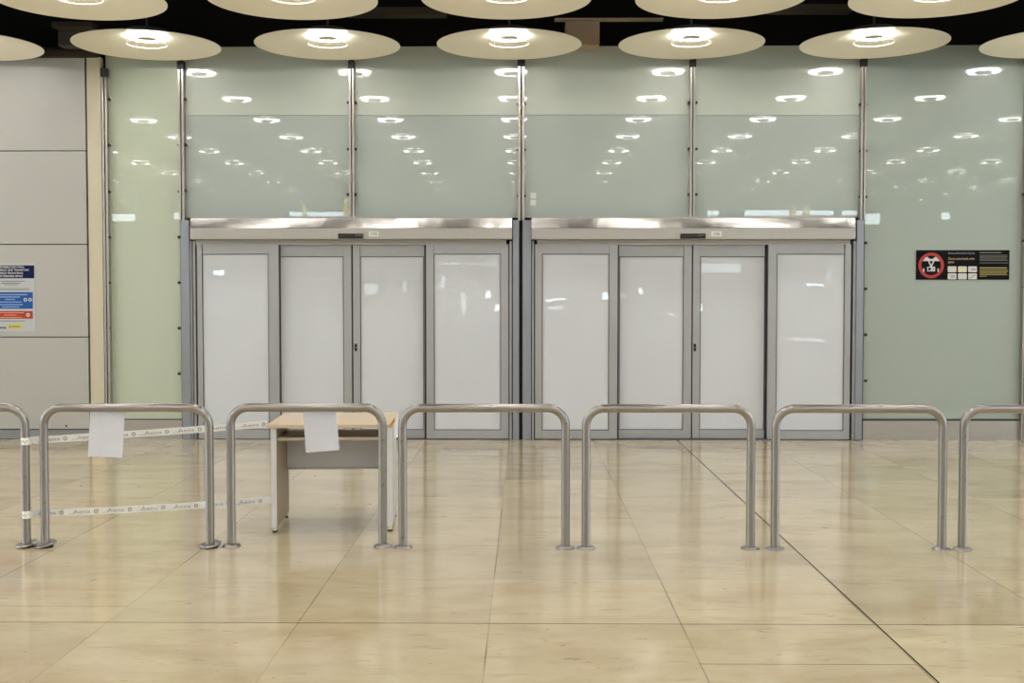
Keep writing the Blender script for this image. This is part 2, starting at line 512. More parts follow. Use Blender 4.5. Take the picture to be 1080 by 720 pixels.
for i, (x, h, d) in enumerate([(-6.5, 1.1, 2.2), (-0.8, 1.15, 1.8), (4.4, 1.1, 2.6), (9.2, 2.1, 1.2), (-10.5, 2.2, 1.4)]):
    c = empty('service_counter', (x, -7.0, 0))  # invented counters, unseen, built for reflections in the glass front
    tag(c, 'grey service counter with dark top at the far end of the hall behind the viewer', 'counter', 'counters at the far end of the hall')
    MB().box(x - d / 2, x + d / 2, -7.3, -6.7, 0.08, h, 0.01).build('body', [DGRY, DPAN, WALL][i % 3], c)
    MB().box(x - d / 2 - .04, x + d / 2 + .04, -7.36, -6.64, h, h + 0.04, 0.01).build('worktop', DPAN, c)
    MB().box(x - d / 2 + .05, x + d / 2 - .05, -7.25, -6.75, 0, 0.08).build('plinth', BLACK, c)

# ------------------------------------------------------------------ glass front: panes, posts, clips
Zt = Z_(48)                     # top edge of the glass
Zh = Z_(229, YF)                # underside of the upper panes (top of door headers)
YP = YF + 0.04                  # pane plane


def clip(parent, u, v, Y=None):
    p = P(u, v, YF - 0.02)
    MB().lathe([(0, -0.004), (0.013, -0.004), (0.017, 0.0), (0.017, 0.014), (0.008, 0.016), (0.008, YP - YF + 0.02), (0, YP - YF + 0.02)], p, 20,
               Matrix.Rotation(-PI / 2, 3, 'X')).build('glass_clip', BLACK, parent, True)


wid = [0]


def bay(u0, u1, v0, v1, m, split=None, m2=None, clipsL=(), clipsR=(), kick=None):
    wid[0] += 1
    a, b = P(u0, (v0 + v1) / 2, YP), P(u1, (v0 + v1) / 2, YP)
    z1, z0 = Z_(v0, YP), Z_(v1, YP)
    w = empty('window_%d' % wid[0], ((a.x + b.x) / 2, YP, z0))
    tag(w, kind='structure')
    if split:
        zs = Z_(split, YP)
        MB().box(a.x, b.x, YP, YP + 0.012, zs, z1).build('upper_pane', m, w)
        MB().box(a.x, b.x, YP, YP + 0.012, z0, zs - 0.004).build('lower_pane', m2, w)
    else:
        MB().box(a.x, b.x, YP, YP + 0.012, z0, z1).build('pane', m, w)
    for v in clipsL: clip(w, u0 + 1.3, v)
    for v in clipsR: clip(w, u1 - 1.3, v)
    if kick:
        zk = Z_(kick, YP)
        MB().box(a.x, b.x, YP - 0.012, YP, 0.0, zk).build('kick_plate', STEELB, w)
        MB().box(a.x, b.x, YP - 0.018, YP + 0.012, zk, zk + 0.012).build('kick_edge', GASK, w)
    return w


CL = [104.5, 153, 202, 250, 298, 346, 394]
CU = [108, 157, 205]
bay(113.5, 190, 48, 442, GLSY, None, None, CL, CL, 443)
wA = bay(194, 368.5, 48, 229.5, GLU, 121, GLG, [104.5, 152.5, 201], CU)
bay(373.5, 548, 48, 229.5, GLU, 121.3, GLG, CU, [109.5, 158, 206.5])
wC = bay(552, 728, 48, 229.5, GLU, 121, GLG, [109.5, 158, 206.5], CU)
bay(733, 909, 48, 229.5, GLU, 122, GLG, CU, [110, 159, 207.5])
bay(912, 1081.5, 45, 441, GLS, None, None, [110, 159, 207.5, 256, 304.5, 353, 401.5], [205, 254, 303, 351, 400], 443)
bay(1085, 1260, 45, 441, GLS, None, None, [], [], 443)
bay(1263, 1440, 45, 441, GLS, None, None, [], [], 443)

tid = [0]


def post(u, v_top, v_bot, w=6, double=False, cap=True):
    """vertical steel post made of two fins with a dark slot between"""
    tid[0] += 1
    Y = YF - 0.03
    x = P(u, 200, Y).x
    px = Y / F
    zb = max(0.0, Z_(v_bot, Y)) if v_bot < 460 else 0.0
    zt = Z_(v_top, Y)
    e = empty('trim_%d' % tid[0], (x, Y, zb))
    tag(e, kind='structure')
    f = w * px * 0.40
    h = w * px / 2
    MB().box(x - h, x - h + f, Y, Y + 0.09, zb, zt, 0.002).build('post_fin', FIN, e)
    MB().box(x + h - f, x + h, Y, Y + 0.09, zb, zt, 0.002).build('post_fin', FIN, e)
    MB().box(x - h + f, x + h - f, Y + 0.03, Y + 0.09, zb, zt).build('post_core', VOID, e)
    if cap:
        MB().box(x - h - 0.004, x + h + 0.004, Y - 0.01, Y + 0.085, zt, zt + 0.09).build('top_bracket', BLACK, e)
    return e


post(111, 80, 464, 5.5)
post(191.5, 72, 232, 6)
post(371, 72, 229.5, 5.5)
post(549.8, 70, 232, 7)
post(730.3, 71, 229.5, 5.5)
post(910.3, 71, 232, 5.5)
post(1083, 68, 464, 4)
post(1262, 68, 464, 4)

# beam above the glass and rim
tag(MB().box(-HX, HX, YF + 0.0, YF + 0.4, Zt, CEIL).build('trim_20', DARK), kind='structure')
tag(MB().box(-HX, HX, YP + 0.06, YP + 0.10, 0, Zt).build('wall_back', VOID), kind='structure')

# ------------------------------------------------------------------ cladding at the left
YC = YF
rows = [(59, 158), (159, 257), (258, 355), (356, 452.5)]
cl = empty('trim_30', (X_(40), YC, 0))
tag(cl, kind='structure')
xr = P(92.5, 250, YC).x
pw = 1.28
for (v0, v1) in rows:
    z1, z0 = Z_(v0, YC), Z_(v1, YC)
    k = 0
    x1 = xr
    while x1 > -HX + 0.2:
        x0 = max(x1 - pw, -HX)
        MB().box(x0 + 0.003, x1 - 0.003, YC - 0.02, YC + 0.02, z0, z1, 0.002).build('cladding_panel', CLAD, cl)
        x1 = x0
        k += 1
MB().box(-HX, xr + 0.02, YC + 0.02, YC + 0.05, 0, Zt).build('backing', VOID, cl)
MB().box(-HX, xr, YC, YC + 0.02, 0.005, Z_(453.5, YC)).build('skirting', SKIRT, cl)
sc = P(70, 449, YC - 0.02)
MB().lathe([(0, -0.002), (0.012, -0.002), (0.012, 0.002), (0, 0.002)], sc, 16, Matrix.Rotation(PI / 2, 3, 'X')).build('screw', BLACK, cl)
tag(rect(MB(), 93.6, 108.3, 60, 463.5, YC - 0.03, 0.10, 0.006).build('trim_31', BEIGE), kind='structure')
rb = MB(); rb.box(-HX, X_(108), YC - 0.10, YC + 0.05, Z_(58.5, YC - 0.1), Z_(51.5, YC - .1))
tag(rb.build('trim_32', DARKB), kind='structure')

# ------------------------------------------------------------------ automatic door sets
def frame_mb(u0, u1, v0, v1, l, r, t, b, Y, th):
    mb = MB()
    rect(mb, u0, u0 + l, v0, v1, Y, th, 0.002)
    rect(mb, u1 - r, u1, v0, v1, Y, th, 0.002)
    rect(mb, u0 + l, u1 - r, v0, v0 + t, Y + 0.001, th - 0.002)
    rect(mb, u0 + l, u1 - r, v1 - b, v1, Y + 0.001, th - 0.002)
    return mb


def leaf(parent, u0, u1, v0, v1, l, r, t, b, Y, lock=None, side=None):
    o = frame_mb(u0, u1, v0, v1, l, r, t, b, Y, 0.045).build('door_leaf', ALU, parent)
    rect(MB(), u0 + l, u1 - r, v0 + t, v1 - b, Y + 0.018, 0.010).build('glass_pane', GLD, o)
    g = MB()
    a, c, d, e = u0 + l, u1 - r, v0 + t, v1 - b
    k = 0.75
    rect(g, a, a + k, d, e, Y + 0.006, 0.012)
    rect(g, c - k, c, d, e, Y + 0.006, 0.012)
    rect(g, a + k, c - k, d, d + k, Y + 0.006, 0.012)
    rect(g, a + k, c - k, e - k, e, Y + 0.006, 0.012)
    g.build('gasket', GASK, o)
    if lock:
        p = P(lock[0], lock[1], Y)
        mb = MB()
        n = 24
        pts = []
        for i in range(n):
            an = 2 * PI * i / n
            pts.append((p.x + 0.014 * math.cos(an), Y - 0.008, p.z + 0.026 * math.sin(an) + (0.018 if math.sin(an) > 0 else -0.018)))
        mb.prism(pts, (0, 0.008, 0))
        mb.build('lock_cover', PLAST, o)
        MB().lathe([(0, -0.012), (0.007, -0.012), (0.008, 0), (0, 0)], (p.x, Y - 0.004, p.z), 16, Matrix.Rotation(-PI / 2, 3, 'X')).build('lock_cylinder', STEEL, o)
    return o


def door_set(n, du, lab, num, hdr, leaves, jambs, sensor, sticker, gap_strips):
    u0, u1 = hdr
    YH = YF - 0.16
    d = empty('door_%d' % n, (X_((u0 + u1) / 2), YF, 0))
    tag(d, lab, None, None, 'structure')
    # header fascia
    rect(MB(), u0, u1, 240.5, 252, YH, 0.2, 0.003).build('header_fascia', FASC, d)
    zb, zt = Z_(240.5, YH), Z_(230.3, YH + 0.05)
    x0, x1 = P(u0, 235, YH).x, P(u1, 235, YH).x
    prof = [(YH + 0.001, zb)]
    prof.append((YH + 0.004, zb + 0.012))
    prof.append((YH + 0.013, zt))
    prof += [(YH + 0.2, zt), (YH + 0.2, zb)]
    MB().prism([(x0, y, z) for y, z in prof], (x1 - x0, 0, 0)).build('polished_header_cover', POLISH, d, True, 50)
    zz = Z_(228.3, YH + 0.1)
    MB().box(x0, x1, YH + 0.06, YH + 0.22, zt, zz).build('header_top_lip', FASC, d)
    # shadow gap + top frame
    rect(MB(), u0 + 6, u1 - 6, 252, 258, YF + 0.02, 0.06).build('top_track', FASC, d)
    # jambs
    for (a, b, v0, m, dy, th) in jambs:
        rect(MB(), a, b, v0, 463.8, YF + dy, th, 0.003).build('jamb', m, d)
    for (a, b) in gap_strips:
        rect(MB(), a, b, 253, 462.5, YF + 0.058, 0.01).build('brush_seal', BLACK, d)  # black strip stands in for the shade between door leaves
    for lf in leaves:
        leaf(d, *lf)
    s = rect(MB(), sensor[0], sensor[1], 246, 251.3, YH - 0.035, 0.036, 0.008).build('motion_sensor', PLAST, d)
    p = P(sensor[1] - 5, 248, YH - 0.0365)
    MB().box(p.x - 0.035, p.x + 0.035, p.y, p.y + 0.002, p.z - 0.006, p.z + 0.006).build('sensor_marking', SGRY, s)
    st = rect(MB(), sticker[0], sticker[1], 243.8, 249.3, YH - 0.002, 0.003).build('number_sticker', WSTK, d)
    p = P((sticker[0] + sticker[1]) / 2, 246.6, YH - 0.003)
    text('sticker_number', num, 0.05, p, INK, st, sx=1.1)
    # dark void inside
    rect(MB(), u0, u1, 253, 463.8, YF + 0.16, 0.02).build('back_lining', VOID, d)
    # floor guide rail
    MB().box(P(u0 + 6, 463, YF).x, P(u1 - 6, 463, YF).x, YF - 0.005, YF + 0.12, 0.0, 0.008).build('floor_guide', GASK, d)
    return d


YS = YF + 0.075     # sliding leaves run behind the fixed ones
fx = YF + 0.005
L1 = [(208.5, 294.2, 257.5, 462.3, 5.2, 10.3, 10.0, 9.3, fx),
      (449.6, 536.3, 257.5, 462.3, 8.0, 8.0, 10.0, 8.8, fx),
      (288, 371.0, 256, 462.0, 7.5, 8.2, 14.2, 8.8, YS),
      (372.6, 455, 256, 462.0, 7.4, 8.0, 14.2, 8.8, YS, (375.4, 366.3))]
J1 = [(191.5, 200.2, 232, ALUB, -0.03, 0.12), (200.8, 203.0, 254, ALU, 0.0, 0.10), (204.0, 206.8, 254, ALU, 0.02, 0.1),
      (537.3, 539.8, 254, ALU, 0.0, 0.1), (540.8, 547.4, 232, ALUB, -0.03, 0.12)]
d1 = door_set(1, 0, 'left of the two automatic sliding glass door sets, white film on all four leaves', '105',
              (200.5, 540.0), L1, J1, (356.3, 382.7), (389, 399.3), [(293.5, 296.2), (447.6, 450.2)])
L2 = [(564.3, 651.2, 257.5, 462.5, 7.2, 8.8, 10.0, 8.8, fx),
      (809.8, 896.8, 257.5, 463.0, 8.8, 6.3, 10.0, 8.8, fx),
      (645, 729.2, 256, 462.0, 8, 8.4, 14.2, 8.8, YS),
      (730.6, 815, 256, 462.0, 7.4, 8.4, 14.2, 8.8, YS, (732.8, 366.3))]
J2 = [(551.2, 560.2, 232, ALUB, -0.03, 0.12), (561.0, 563.2, 254, ALU, 0.0, 0.1), (899.2, 902.3, 254, ALU, 0.0, 0.1),
      (902.8, 910.2, 232, ALUB, -0.03, 0.12)]
d2 = door_set(2, 1, 'right of the two automatic sliding glass door sets, white film on all four leaves', '106',
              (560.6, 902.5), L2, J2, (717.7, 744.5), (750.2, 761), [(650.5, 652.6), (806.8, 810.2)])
tag(rect(MB(), 547.6, 551.0, 232, 463.8, YF + 0.05, 0.02).build('trim_33', VOID), kind='structure')

# ------------------------------------------------------------------ ducts in the dark ceiling
def duct(name, u0, u1, v0, v1, Y, t, m, label, cat):
    o = rect(MB(), u0, u1, v0, v1, Y, t, 0.01).build(name, m)
    return tag(o, label, cat)


Yd = YF - 0.35
duct('duct_box', 596.5, 632.5, 22, 47.5, Yd + 0.05, 0.3, DBEI, 'beige box on the dark beam above the glass, between the third and fourth rear lamps', 'duct')
duct('ceiling_rail', 585, 700, 18.5, 20.5, Yd, 0.12, DBEI, 'thin brown rail running over the beige box under the dark ceiling', 'rail')
duct('ceiling_duct', 366, 470, 7, 15, Yd - 0.4, 0.2, DARKB, 'dim brown duct in the gap between the second and third front lamps', 'duct')
duct('ceiling_duct', 812, 900, 4, 11, Yd - 0.4, 0.2, DARKB, 'dim olive duct in the gap between the fourth and fifth front lamps', 'duct')
duct('ceiling_duct', 54, 97, 22.5, 28.5, Yd - 0.2, 0.2, DARKB, 'dim brown duct over the rear lamps near the cladding', 'duct')
duct('junction_box', 61, 82, 31, 48, Yd, 0.2, DGREY, 'grey box under the dark ceiling beside the leftmost full rear lamp', 'box')

# ------------------------------------------------------------------ ceiling lamps
YL0 = 12.36 * YF / 13.3
SY = 1.87
pc = P(537, 47.0, YL0)
LZ = pc.z - 0.003
XL0 = pc.x
SX = (P(923, 45, YL0).x - P(156.5, 45, YL0).x) / 4
RD = (P(613.3, 47, YL0).x - P(460.8, 47, YL0).x) / 2


def make_lamp(loc, full=True):
    e = empty('ceiling_lamp', loc)
    x, y, z = loc
    MB().lathe([(0.20, 0.100), (0.30, 0.090), (0.45, 0.067), (0.60, 0.036), (0.70, 0.012), (RD, 0.0),
                (RD, 0.004)], (x, y, z), 96).build('lamp_shade', DISH, e, True)
    MB().lathe([(RD, 0.004), (0.70, 0.018), (0.60, 0.044), (0.45, 0.076), (0.30, 0.10), (0.21, 0.115), (0.21, 0.16), (0, 0.165)],
               (x, y, z), 96).build('shade_back', DISHT, e, True)
    MB().lathe([(0.105, 0.080), (0.185, 0.074), (0.20, 0.100), (0.20, 0.11), (0.105, 0.11)], (x, y, z), 40, closed=True).build('light_ring', GLOW, e)
    MB().lathe([(0, 0.066), (0.09, 0.066), (0.1, 0.076), (0.1, 0.11), (0, 0.11)], (x, y, z), 32).build('lamp_cap', PUCK, e, True)
    R = MB()
    prof = [(0.205 + 0.0032 * math.cos(a * PI / 4), 0.016 + 0.0032 * math.sin(a * PI / 4)) for a in range(8)]
    R.lathe(prof, (x, y, z), 64, closed=True)
    R.build('glass_ring', RING, e, True)
    for k in range(3):
        w = MB()
        a = k * 2 * PI / 3 + 0.4
        w.tube([(x + 0.205 * math.cos(a), y + 0.205 * math.sin(a), z + 0.016), (x + 0.19 * math.cos(a), y + 0.19 * math.sin(a), z + 0.1)], 0.002, 8)
        w.build('ring_wire', PUCK, e)
    MB().lathe([(0, 0.165), (0.012, 0.165), (0.012, CEIL - z), (0, CEIL - z)], (x, y, z), 12).build('suspension_rod', DISHT, e)
    return e


front_n = {-2: 'leftmost', -1: 'second from the left', 0: 'middle', 1: 'fourth from the left', 2: 'rightmost'}
rear_n = {-3: 'cut by the left edge of the photo', -2: 'over the left end of the glass front', -1: 'above the left door set',
          0: 'over the gap between the door sets', 1: 'above the right door set',
          2: 'over the right end of the doors', 3: 'cut by the right edge of the photo'}
lamp0 = None
for r in range(11):
    for c in range(-6, 8):
        loc = (XL0 + c * SX, YL0 - r * SY, LZ)
        if abs(loc[0]) > HX - 1.0: continue
        if lamp0 is None:
            lamp0 = make_lamp(loc)
            o = lamp0
        else:
            o = lamp0.copy()
            C.objects.link(o)
            o.location = loc
            for ch in lamp0.children:
                if r > 1 and ch.name.split('.')[0] in ('ring_wire', 'suspension_rod', 'shade_back'): continue
                k = ch.copy()
                k.parent = o
                C.objects.link(k)
        if r == 0 and c in rear_n:
            tag(o, 'cream dish lamp of the rear row, ' + rear_n[c], 'ceiling lamp', 'rear row of round ceiling lamps')
        elif r == 1 and c in front_n:
            tag(o, 'large cream dish lamp cut by the photo top, ' + front_n[c] + ' in its row', 'ceiling lamp', 'front row of round ceiling lamps')
        else:
            tag(o, 'round cream dish lamp outside the picture, further along the hall ceiling', 'ceiling lamp', 'round ceiling lamps outside the picture')

# ------------------------------------------------------------------ barriers
YB = G(540, 577.6).y
ZB = Z_(430.3, YB)
TR = 0.0275
BR = 0.115


def barrier(ul, ur, label, tiltL=(0, 0), tiltR=(0, 0), dy=0.0, only=None):
    Y = YB + dy
    xl, xr_ = P(ul, 520, Y).x, P(ur, 520, Y).x
    e = empty('barrier_rail', ((xl + xr_) / 2, Y, 0))
    tag(e, label, 'barrier', 'row of steel hoop barriers')
    pts = [(xl, Y, 0.006), (xl, Y, 0.4)]
    n = 14
    for i in range(n + 1):
        a = PI - i / n * PI / 2
        pts.append((xl + BR + BR * math.cos(a), Y, ZB - BR + BR * math.sin(a)))
    pts.append(((xl + xr_) / 2, Y, ZB))
    for i in range(n + 1):
        a = PI / 2 - i / n * PI / 2
        pts.append((xr_ - BR + BR * math.cos(a), Y, ZB - BR + BR * math.sin(a)))
    pts += [(xr_, Y, 0.4), (xr_, Y, 0.006)]
    MB().tube(pts, TR, 32).build('hoop_tube', STEEL, e, True)
    for x, t in ((xl, tiltL), (xr_, tiltR)):
        if t[0] or t[1]:
            R = Matrix.Rotation(math.radians(t[0]), 3, 'X') @ Matrix.Rotation(math.radians(t[1]), 3, 'Y')
            zc = 0.004 + 0.072 * (abs(math.sin(math.radians(t[0]))) + abs(math.sin(math.radians(t[1])))) * 0.72
            prof = [(TR + 0.001, 0.009), (0.050, 0.009), (0.066, 0.006), (0.072, 0.0), (0.070, -0.003), (TR + 0.001, -0.003)]
        else:
            R = Matrix.Identity(3)
            zc = 0.001
            prof = [(TR + 0.001, 0.018), (0.040, 0.017), (0.054, 0.011), (0.061, 0.0), (TR + 0.001, 0.0)]
        f = MB().lathe(prof, (x, Y, zc), 40, R, closed=True).build('floor_flange', STEEL, e, True, 60)
        MB().lathe([(0, 0.0), (0.050, 0.0), (0.050, 0.004), (0, 0.004)], (x, Y, 0.0), 32).build('anchor_plate', VOID, e)  # dark disc in place of the shaded gap beneath the flange
    return e


barrier(-146, 27.3, 'steel hoop barrier cut by the left edge, its leg wrapped with white tape', tiltR=(9, -9))
barrier(47.0, 221.2, 'steel hoop barrier with a white paper hung beside the cladding, slipped tilted floor flanges', tiltL=(9, -9), tiltR=(9, -7))
barrier(243.7, 403.6, 'narrower steel hoop barrier standing directly in front of the desk', dy=0.03)
barrier(424.8, 596.5, 'steel hoop barrier just right of the desk, before the gap between the door sets')
barrier(618.0, 791.8, 'steel hoop barrier in front of the sliding leaves of the right door set', dy=-0.01)
barrier(817.6, 993.8, 'steel hoop barrier standing below the right end of the right door set', dy=-0.02)
barrier(1015.6, 1190, 'steel hoop barrier cut by the right edge of the photo', dy=-0.02)

# ------------------------------------------------------------------ desk
ang = math.radians(3.5)
D0 = G(289.3, 561.5)
D0.z = 0
DWd = 0.822
ca, sa = math.cos(ang), math.sin(ang)


def DP(x, y, z):
    return Vector((D0.x + x * ca - y * sa, D0.y + x * sa + y * ca, z))


def dbox(mb, x0, x1, y0, y1, z0, z1, bev=0.0):
    k = MB()
    k.box(x0, x1, y0, y1, z0, z1, bev)
    for v in k.bm.verts:
        v.co = DP(*v.co)
    me = bpy.data.meshes.new('tmp')
    k.bm.to_mesh(me)
    mb.bm.from_mesh(me)
    k.bm.free()
    bpy.data.meshes.remove(me)
    return mb


desk = empty('desk', D0)
tag(desk, 'small desk with beech top, open shelf and grey modesty panel behind the hoop barriers', 'desk')
ZD = 0.742
dbox(MB(), -0.045, DWd - 0.012, -0.02, 0.82, ZD - 0.024, ZD, 0.004).build('desktop', WOOD, desk)
for i, x in enumerate((-0.017, DWd - 0.05)):
    s = dbox(MB(), x, x + 0.034, 0.0, 0.60, 0.035, ZD - 0.024, 0.002).build('side_panel', DGRY, desk)
    dbox(MB(), x - 0.001, x + 0.035, -0.004, 0.0, 0.035, ZD - 0.024).build('front_edge', DEDGE, s)
    for y in (0.02, 0.56):
        g = DP(x + 0.017, y, 0)
        MB().lathe([(0, 0), (0.017, 0), (0.017, 0.012), (0, 0.012)], g, 20).build('foot', BLACK, s)
        MB().lathe([(0, 0.012), (0.014, 0.012), (0.014, 0.035), (0, 0.035)], g, 20).build('foot_sleeve', WSTK, s)
    if i == 0:
        dbox(MB(), x + 0.034, x + 0.036, 0.012, 0.592, 0.036, ZD - 0.03).build('inner_face', DINN, s)
dbox(MB(), 0.02, DWd - 0.05, 0.03, 0.50, 0.628, 0.648, 0.002).build('shelf', DTAN, desk)
mp_ = dbox(MB(), 0.02, DWd - 0.05, 0.50, 0.52, 0.375, 0.600, 0.002).build('modesty_panel', DPAN, desk)
dbox(MB(), 0.02, DWd - 0.05, 0.496, 0.524, 0.362, 0.375).build('panel_edge', FASC, mp_)
for x in (0.02, DWd - 0.09):
    dbox(MB(), x, x + 0.04, 0.50, 0.53, 0.600, 0.628).build('shelf_bracket', BLACK, desk)

# leaflet hooked over the right end of the desk
lf = empty('leaflet', DP(DWd + 0.005, 0.1, 0.66))
tag(lf, 'folded white leaflet with orange print standing at the right end of the desk', 'leaflet')
q = [DP(DWd - 0.004, 0.02, 0.640), DP(DWd + 0.0, 0.02, 0.745), DP(DWd + 0.024, 0.03, 0.815), DP(DWd + 0.028, 0.03, 0.650)]
MB().prism(q, (0, 0.002, 0)).build('sheet', PAPER, lf)
q = [DP(DWd - 0.030, -0.024, 0.740), DP(DWd - 0.020, -0.024, 0.732), DP(DWd + 0.004, -0.022, 0.758), DP(DWd + 0.004, -0.022, 0.792)]
MB().prism(q, (0, 0.002, 0)).build('orange_print', ORNG, lf)

# ------------------------------------------------------------------ papers hung from the barriers
def paper(name, quad, Y, label, bend):
    e = None
    mb = MB()
    n, m_ = 8, 10
    tl, tr, br, bl = [P(u, v, Y) for u, v in quad]
    V = []
    for j in range(m_ + 1):
        row = []
        for i in range(n + 1):
            a, b = i / n, j / m_
            p = (tl * (1 - a) + tr * a) * (1 - b) + (bl * (1 - a) + br * a) * b
            p = p + Vector((0, 0.012 * math.sin(a * PI * 1.3 + bend) * b - 0.01 * b * b, 0))
            row.append(mb.bm.verts.new(p))
        V.append(row)
    fs = []
    for j in range(m_):
        for i in range(n):
            fs.append(mb.bm.faces.new((V[j][i], V[j + 1][i], V[j + 1][i + 1], V[j][i + 1])))
    r = bmesh.ops.solidify(mb.bm, geom=fs, thickness=0.0006)
    o = mb.build(name, PAPER, None, True)
    return tag(o, label, 'paper', 'blank notices hung from the barriers')


YPp = YB + TR + 0.003
paper('paper_notice', [(95.2, 427), (131.8, 427), (130.2, 482.3), (93.0, 481.3)], YPp, 'blank white sheet hanging from the barrier by the cladding, over the tape', 0.3)
paper('paper_notice', [(319.0, 427), (354.0, 427), (358.4, 474.0), (322.6, 477.3)], YPp + 0.03, 'blank white sheet hanging slightly askew from the barrier before the desk', 1.4)

# ------------------------------------------------------------------ tape
def ribbon(name, pts, w, label, first, gapu):
    """pts are world points along the centre line"""
    mb = MB()
    n = len(pts)
    up, dn = [], []
    A = []
    for i, p in enumerate(pts):
        tw = 0.004 * math.sin(i * 0.9)
        A.append([mb.bm.verts.new(p + Vector((0, tw, w / 2))), mb.bm.verts.new(p + Vector((0, -tw, -w / 2)))])
    fs = []
    for a, b in zip(A, A[1:]):
        fs.append(mb.bm.faces.new((a[0], b[0], b[1], a[1])))
    bmesh.ops.solidify(mb.bm, geom=fs, thickness=0.0006)
    o = mb.build(name, TAPE, None, True)
    tag(o, label, 'tape', 'printed barrier tape')
    return o


def tape_run(p0, p1, name, label, w, phase, sag, wrapx):
    n = 40
    pts = []
    for i in range(n + 1):
        t = i / n
        p = p0.lerp(p1, t)
        p.z -= sag * 4 * t * (1 - t)
        pts.append(p)
    o = ribbon(name, pts, w, label, 0, 0)
    d = (p1 - p0)
    Ln = d.length
    step = 0.212
    s = phase
    # wrap around the barrier leg
    wr = MB()
    wr.lathe([(TR + 0.001, -w / 2), (TR + 0.003, -w / 2), (TR + 0.004, w / 2 * 0.3), (TR + 0.0025, w / 2), (TR + 0.001, w / 2)], (wrapx, YB, p0.z), 28, closed=True)
    k = wr.build('tape_loop', TAPE, o, True)
    mk = MB()
    for i in range(5):
        a = -PI / 2 - 0.7 + i * 0.32
        c = Vector((wrapx + (TR + 0.0045) * math.cos(a), YB + (TR + 0.0045) * math.sin(a), p0.z + 0.004 * (-1) ** i))
        mk.tube([c - Vector((0.002, 0, 0.004)), c + Vector((0.002, 0, 0.004))], 0.0018, 6)
    mk.build('loop_print', INK, k)
    ya = math.atan2(d.y, d.x)
    while s < Ln - 0.08:
        t = s / Ln
        p = p0.lerp(p1, t)
        p.z -= sag * 4 * t * (1 - t)
        slope = (d.z - sag * 4 * (1 - 2 * t)) / math.hypot(d.x, d.y)
        R = Matrix.Rotation(ya, 4, 'Z') @ Matrix.Rotation(-math.atan(slope), 4, 'Y') @ Matrix.Rotation(PI / 2, 4, 'X')
        nrm = Vector((math.sin(ya), -math.cos(ya), 0))
        q = p + nrm * 0.007
        text('tape_print', 'Aena', 0.034, q, TINK, o, rot=R, sx=1.55)
        rg = MB()
        along = Vector((math.cos(ya), math.sin(ya), slope))
        c = q + along * 0.088
        RR = Matrix.Rotation(ya, 3, 'Z') @ Matrix.Rotation(PI / 2, 3, 'X')
        rg.lathe([(0.006, -0.0004), (0.013, -0.0004), (0.013, 0.0004), (0.006, 0.0004)], c, 16, RR, closed=True)
        rg.build('tape_emblem', TINK, o)
        st = MB()
        a = q - along * 0.085 + Vector((0, 0, -0.011))
        st.tube([a, a + along * 0.05 + Vector((0, 0, 0.004))], 0.0012, 6)
        st.build('tape_swoosh', TINK, o)
        s += step
    return o


xw = P(27.3, 470, YB).x
e1 = DP(-0.048, 0.03, 0)
q0 = Vector((xw + 0.01, YB + TR + 0.004, Z_(465.6, YB)))
q1 = Vector((e1.x, e1.y, P(281, 448, e1.y).z + 0.008))
tape_run(q0, q1, 'barrier_tape', 'upper white printed tape stretched from the cut-off barrier leg to the desk top', 0.047, 0.13, 0.006, xw)
q0 = Vector((xw + 0.01, YB + TR + 0.004, Z_(543.3, YB)))
e2 = DP(-0.021, 0.01, 0)
q1 = Vector((e2.x, e2.y, P(285, 527, e2.y).z))
tape_run(q0, q1, 'barrier_tape', 'lower white printed tape stretched from the cut-off barrier leg to the desk leg', 0.047, 0.10, 0.010, xw)

# ------------------------------------------------------------------ stickers on the glass
for v, nm in ((206.2, 'upper'), (213.6, 'lower')):
    o = rect(MB(), 559.3, 565.4, v - 3, v + 3, YP - 0.003, 0.003, 0.001).build('glass_sticker', WSTK)
    tag(o, nm + ' of two small square white stickers on the glass beside the middle steel post', 'sticker', 'small stickers on the glass')

# ------------------------------------------------------------------ black sign on the right pane
YG = YP - 0.008
sg = rect(MB(), 966.2, 1064.6, 263.7, 294.9, YG, 0.008).build('entry_sign', SBLK)
tag(sg, 'black horizontal sign with a red ring pictogram on the right glass pane', 'sign')
T = 0.0012


def disc_ring(mb, uc, vc, r0, r1, Y):
    c = P(uc, vc, Y)
    k = Y / F
    prof = [(r0 * k, -T / 2), (r1 * k, -T / 2), (r1 * k, T / 2), (r0 * k, T / 2)]
    mb.lathe(prof, c, 48, Matrix.Rotation(PI / 2, 3, 'X'), closed=True)
    return mb


def poly(pts, Y, m, name, parent):
    mb = MB()
    mb.prism([P(u, v, Y) for u, v in pts], (0, T, 0))
    return mb.build(name, m, parent)


Y1 = YG - T
Y2 = YG - 2 * T
pict = disc_ring(MB(), 982.1, 279.8, 10.2, 13.4, Y1).build('red_ring', SRED, sg)
# shirt shoulders with collar, lanyard and badge
poly([(973.0, 275.2), (976.3, 271.3), (978.2, 270.8), (980.0, 272.6), (982.2, 273.1), (984.4, 272.6), (986.0, 270.8), (988.0, 271.3), (991.4, 275.2)], Y2, SWHT, 'shoulders', pict)
poly([(978.7, 275.0), (980.0, 275.0), (982.2, 279.6), (984.3, 275.0), (985.6, 275.0), (982.9, 281.2), (981.4, 281.2)], Y2, SWHT, 'lanyard', pict)
bdg = poly([(978.0, 281.2), (986.2, 281.2), (986.2, 286.0), (978.0, 286.0)], Y2, SWHT, 'badge', pict)
poly([(979.0, 282.2), (981.6, 282.2), (981.6, 285.0), (979.0, 285.0)], Y2 - T, SBLK, 'badge_photo', pict)
poly([(982.6, 283.2), (985.4, 283.2), (985.4, 284.0), (982.6, 284.0)], Y2 - T, SGRY, 'badge_line', pict)
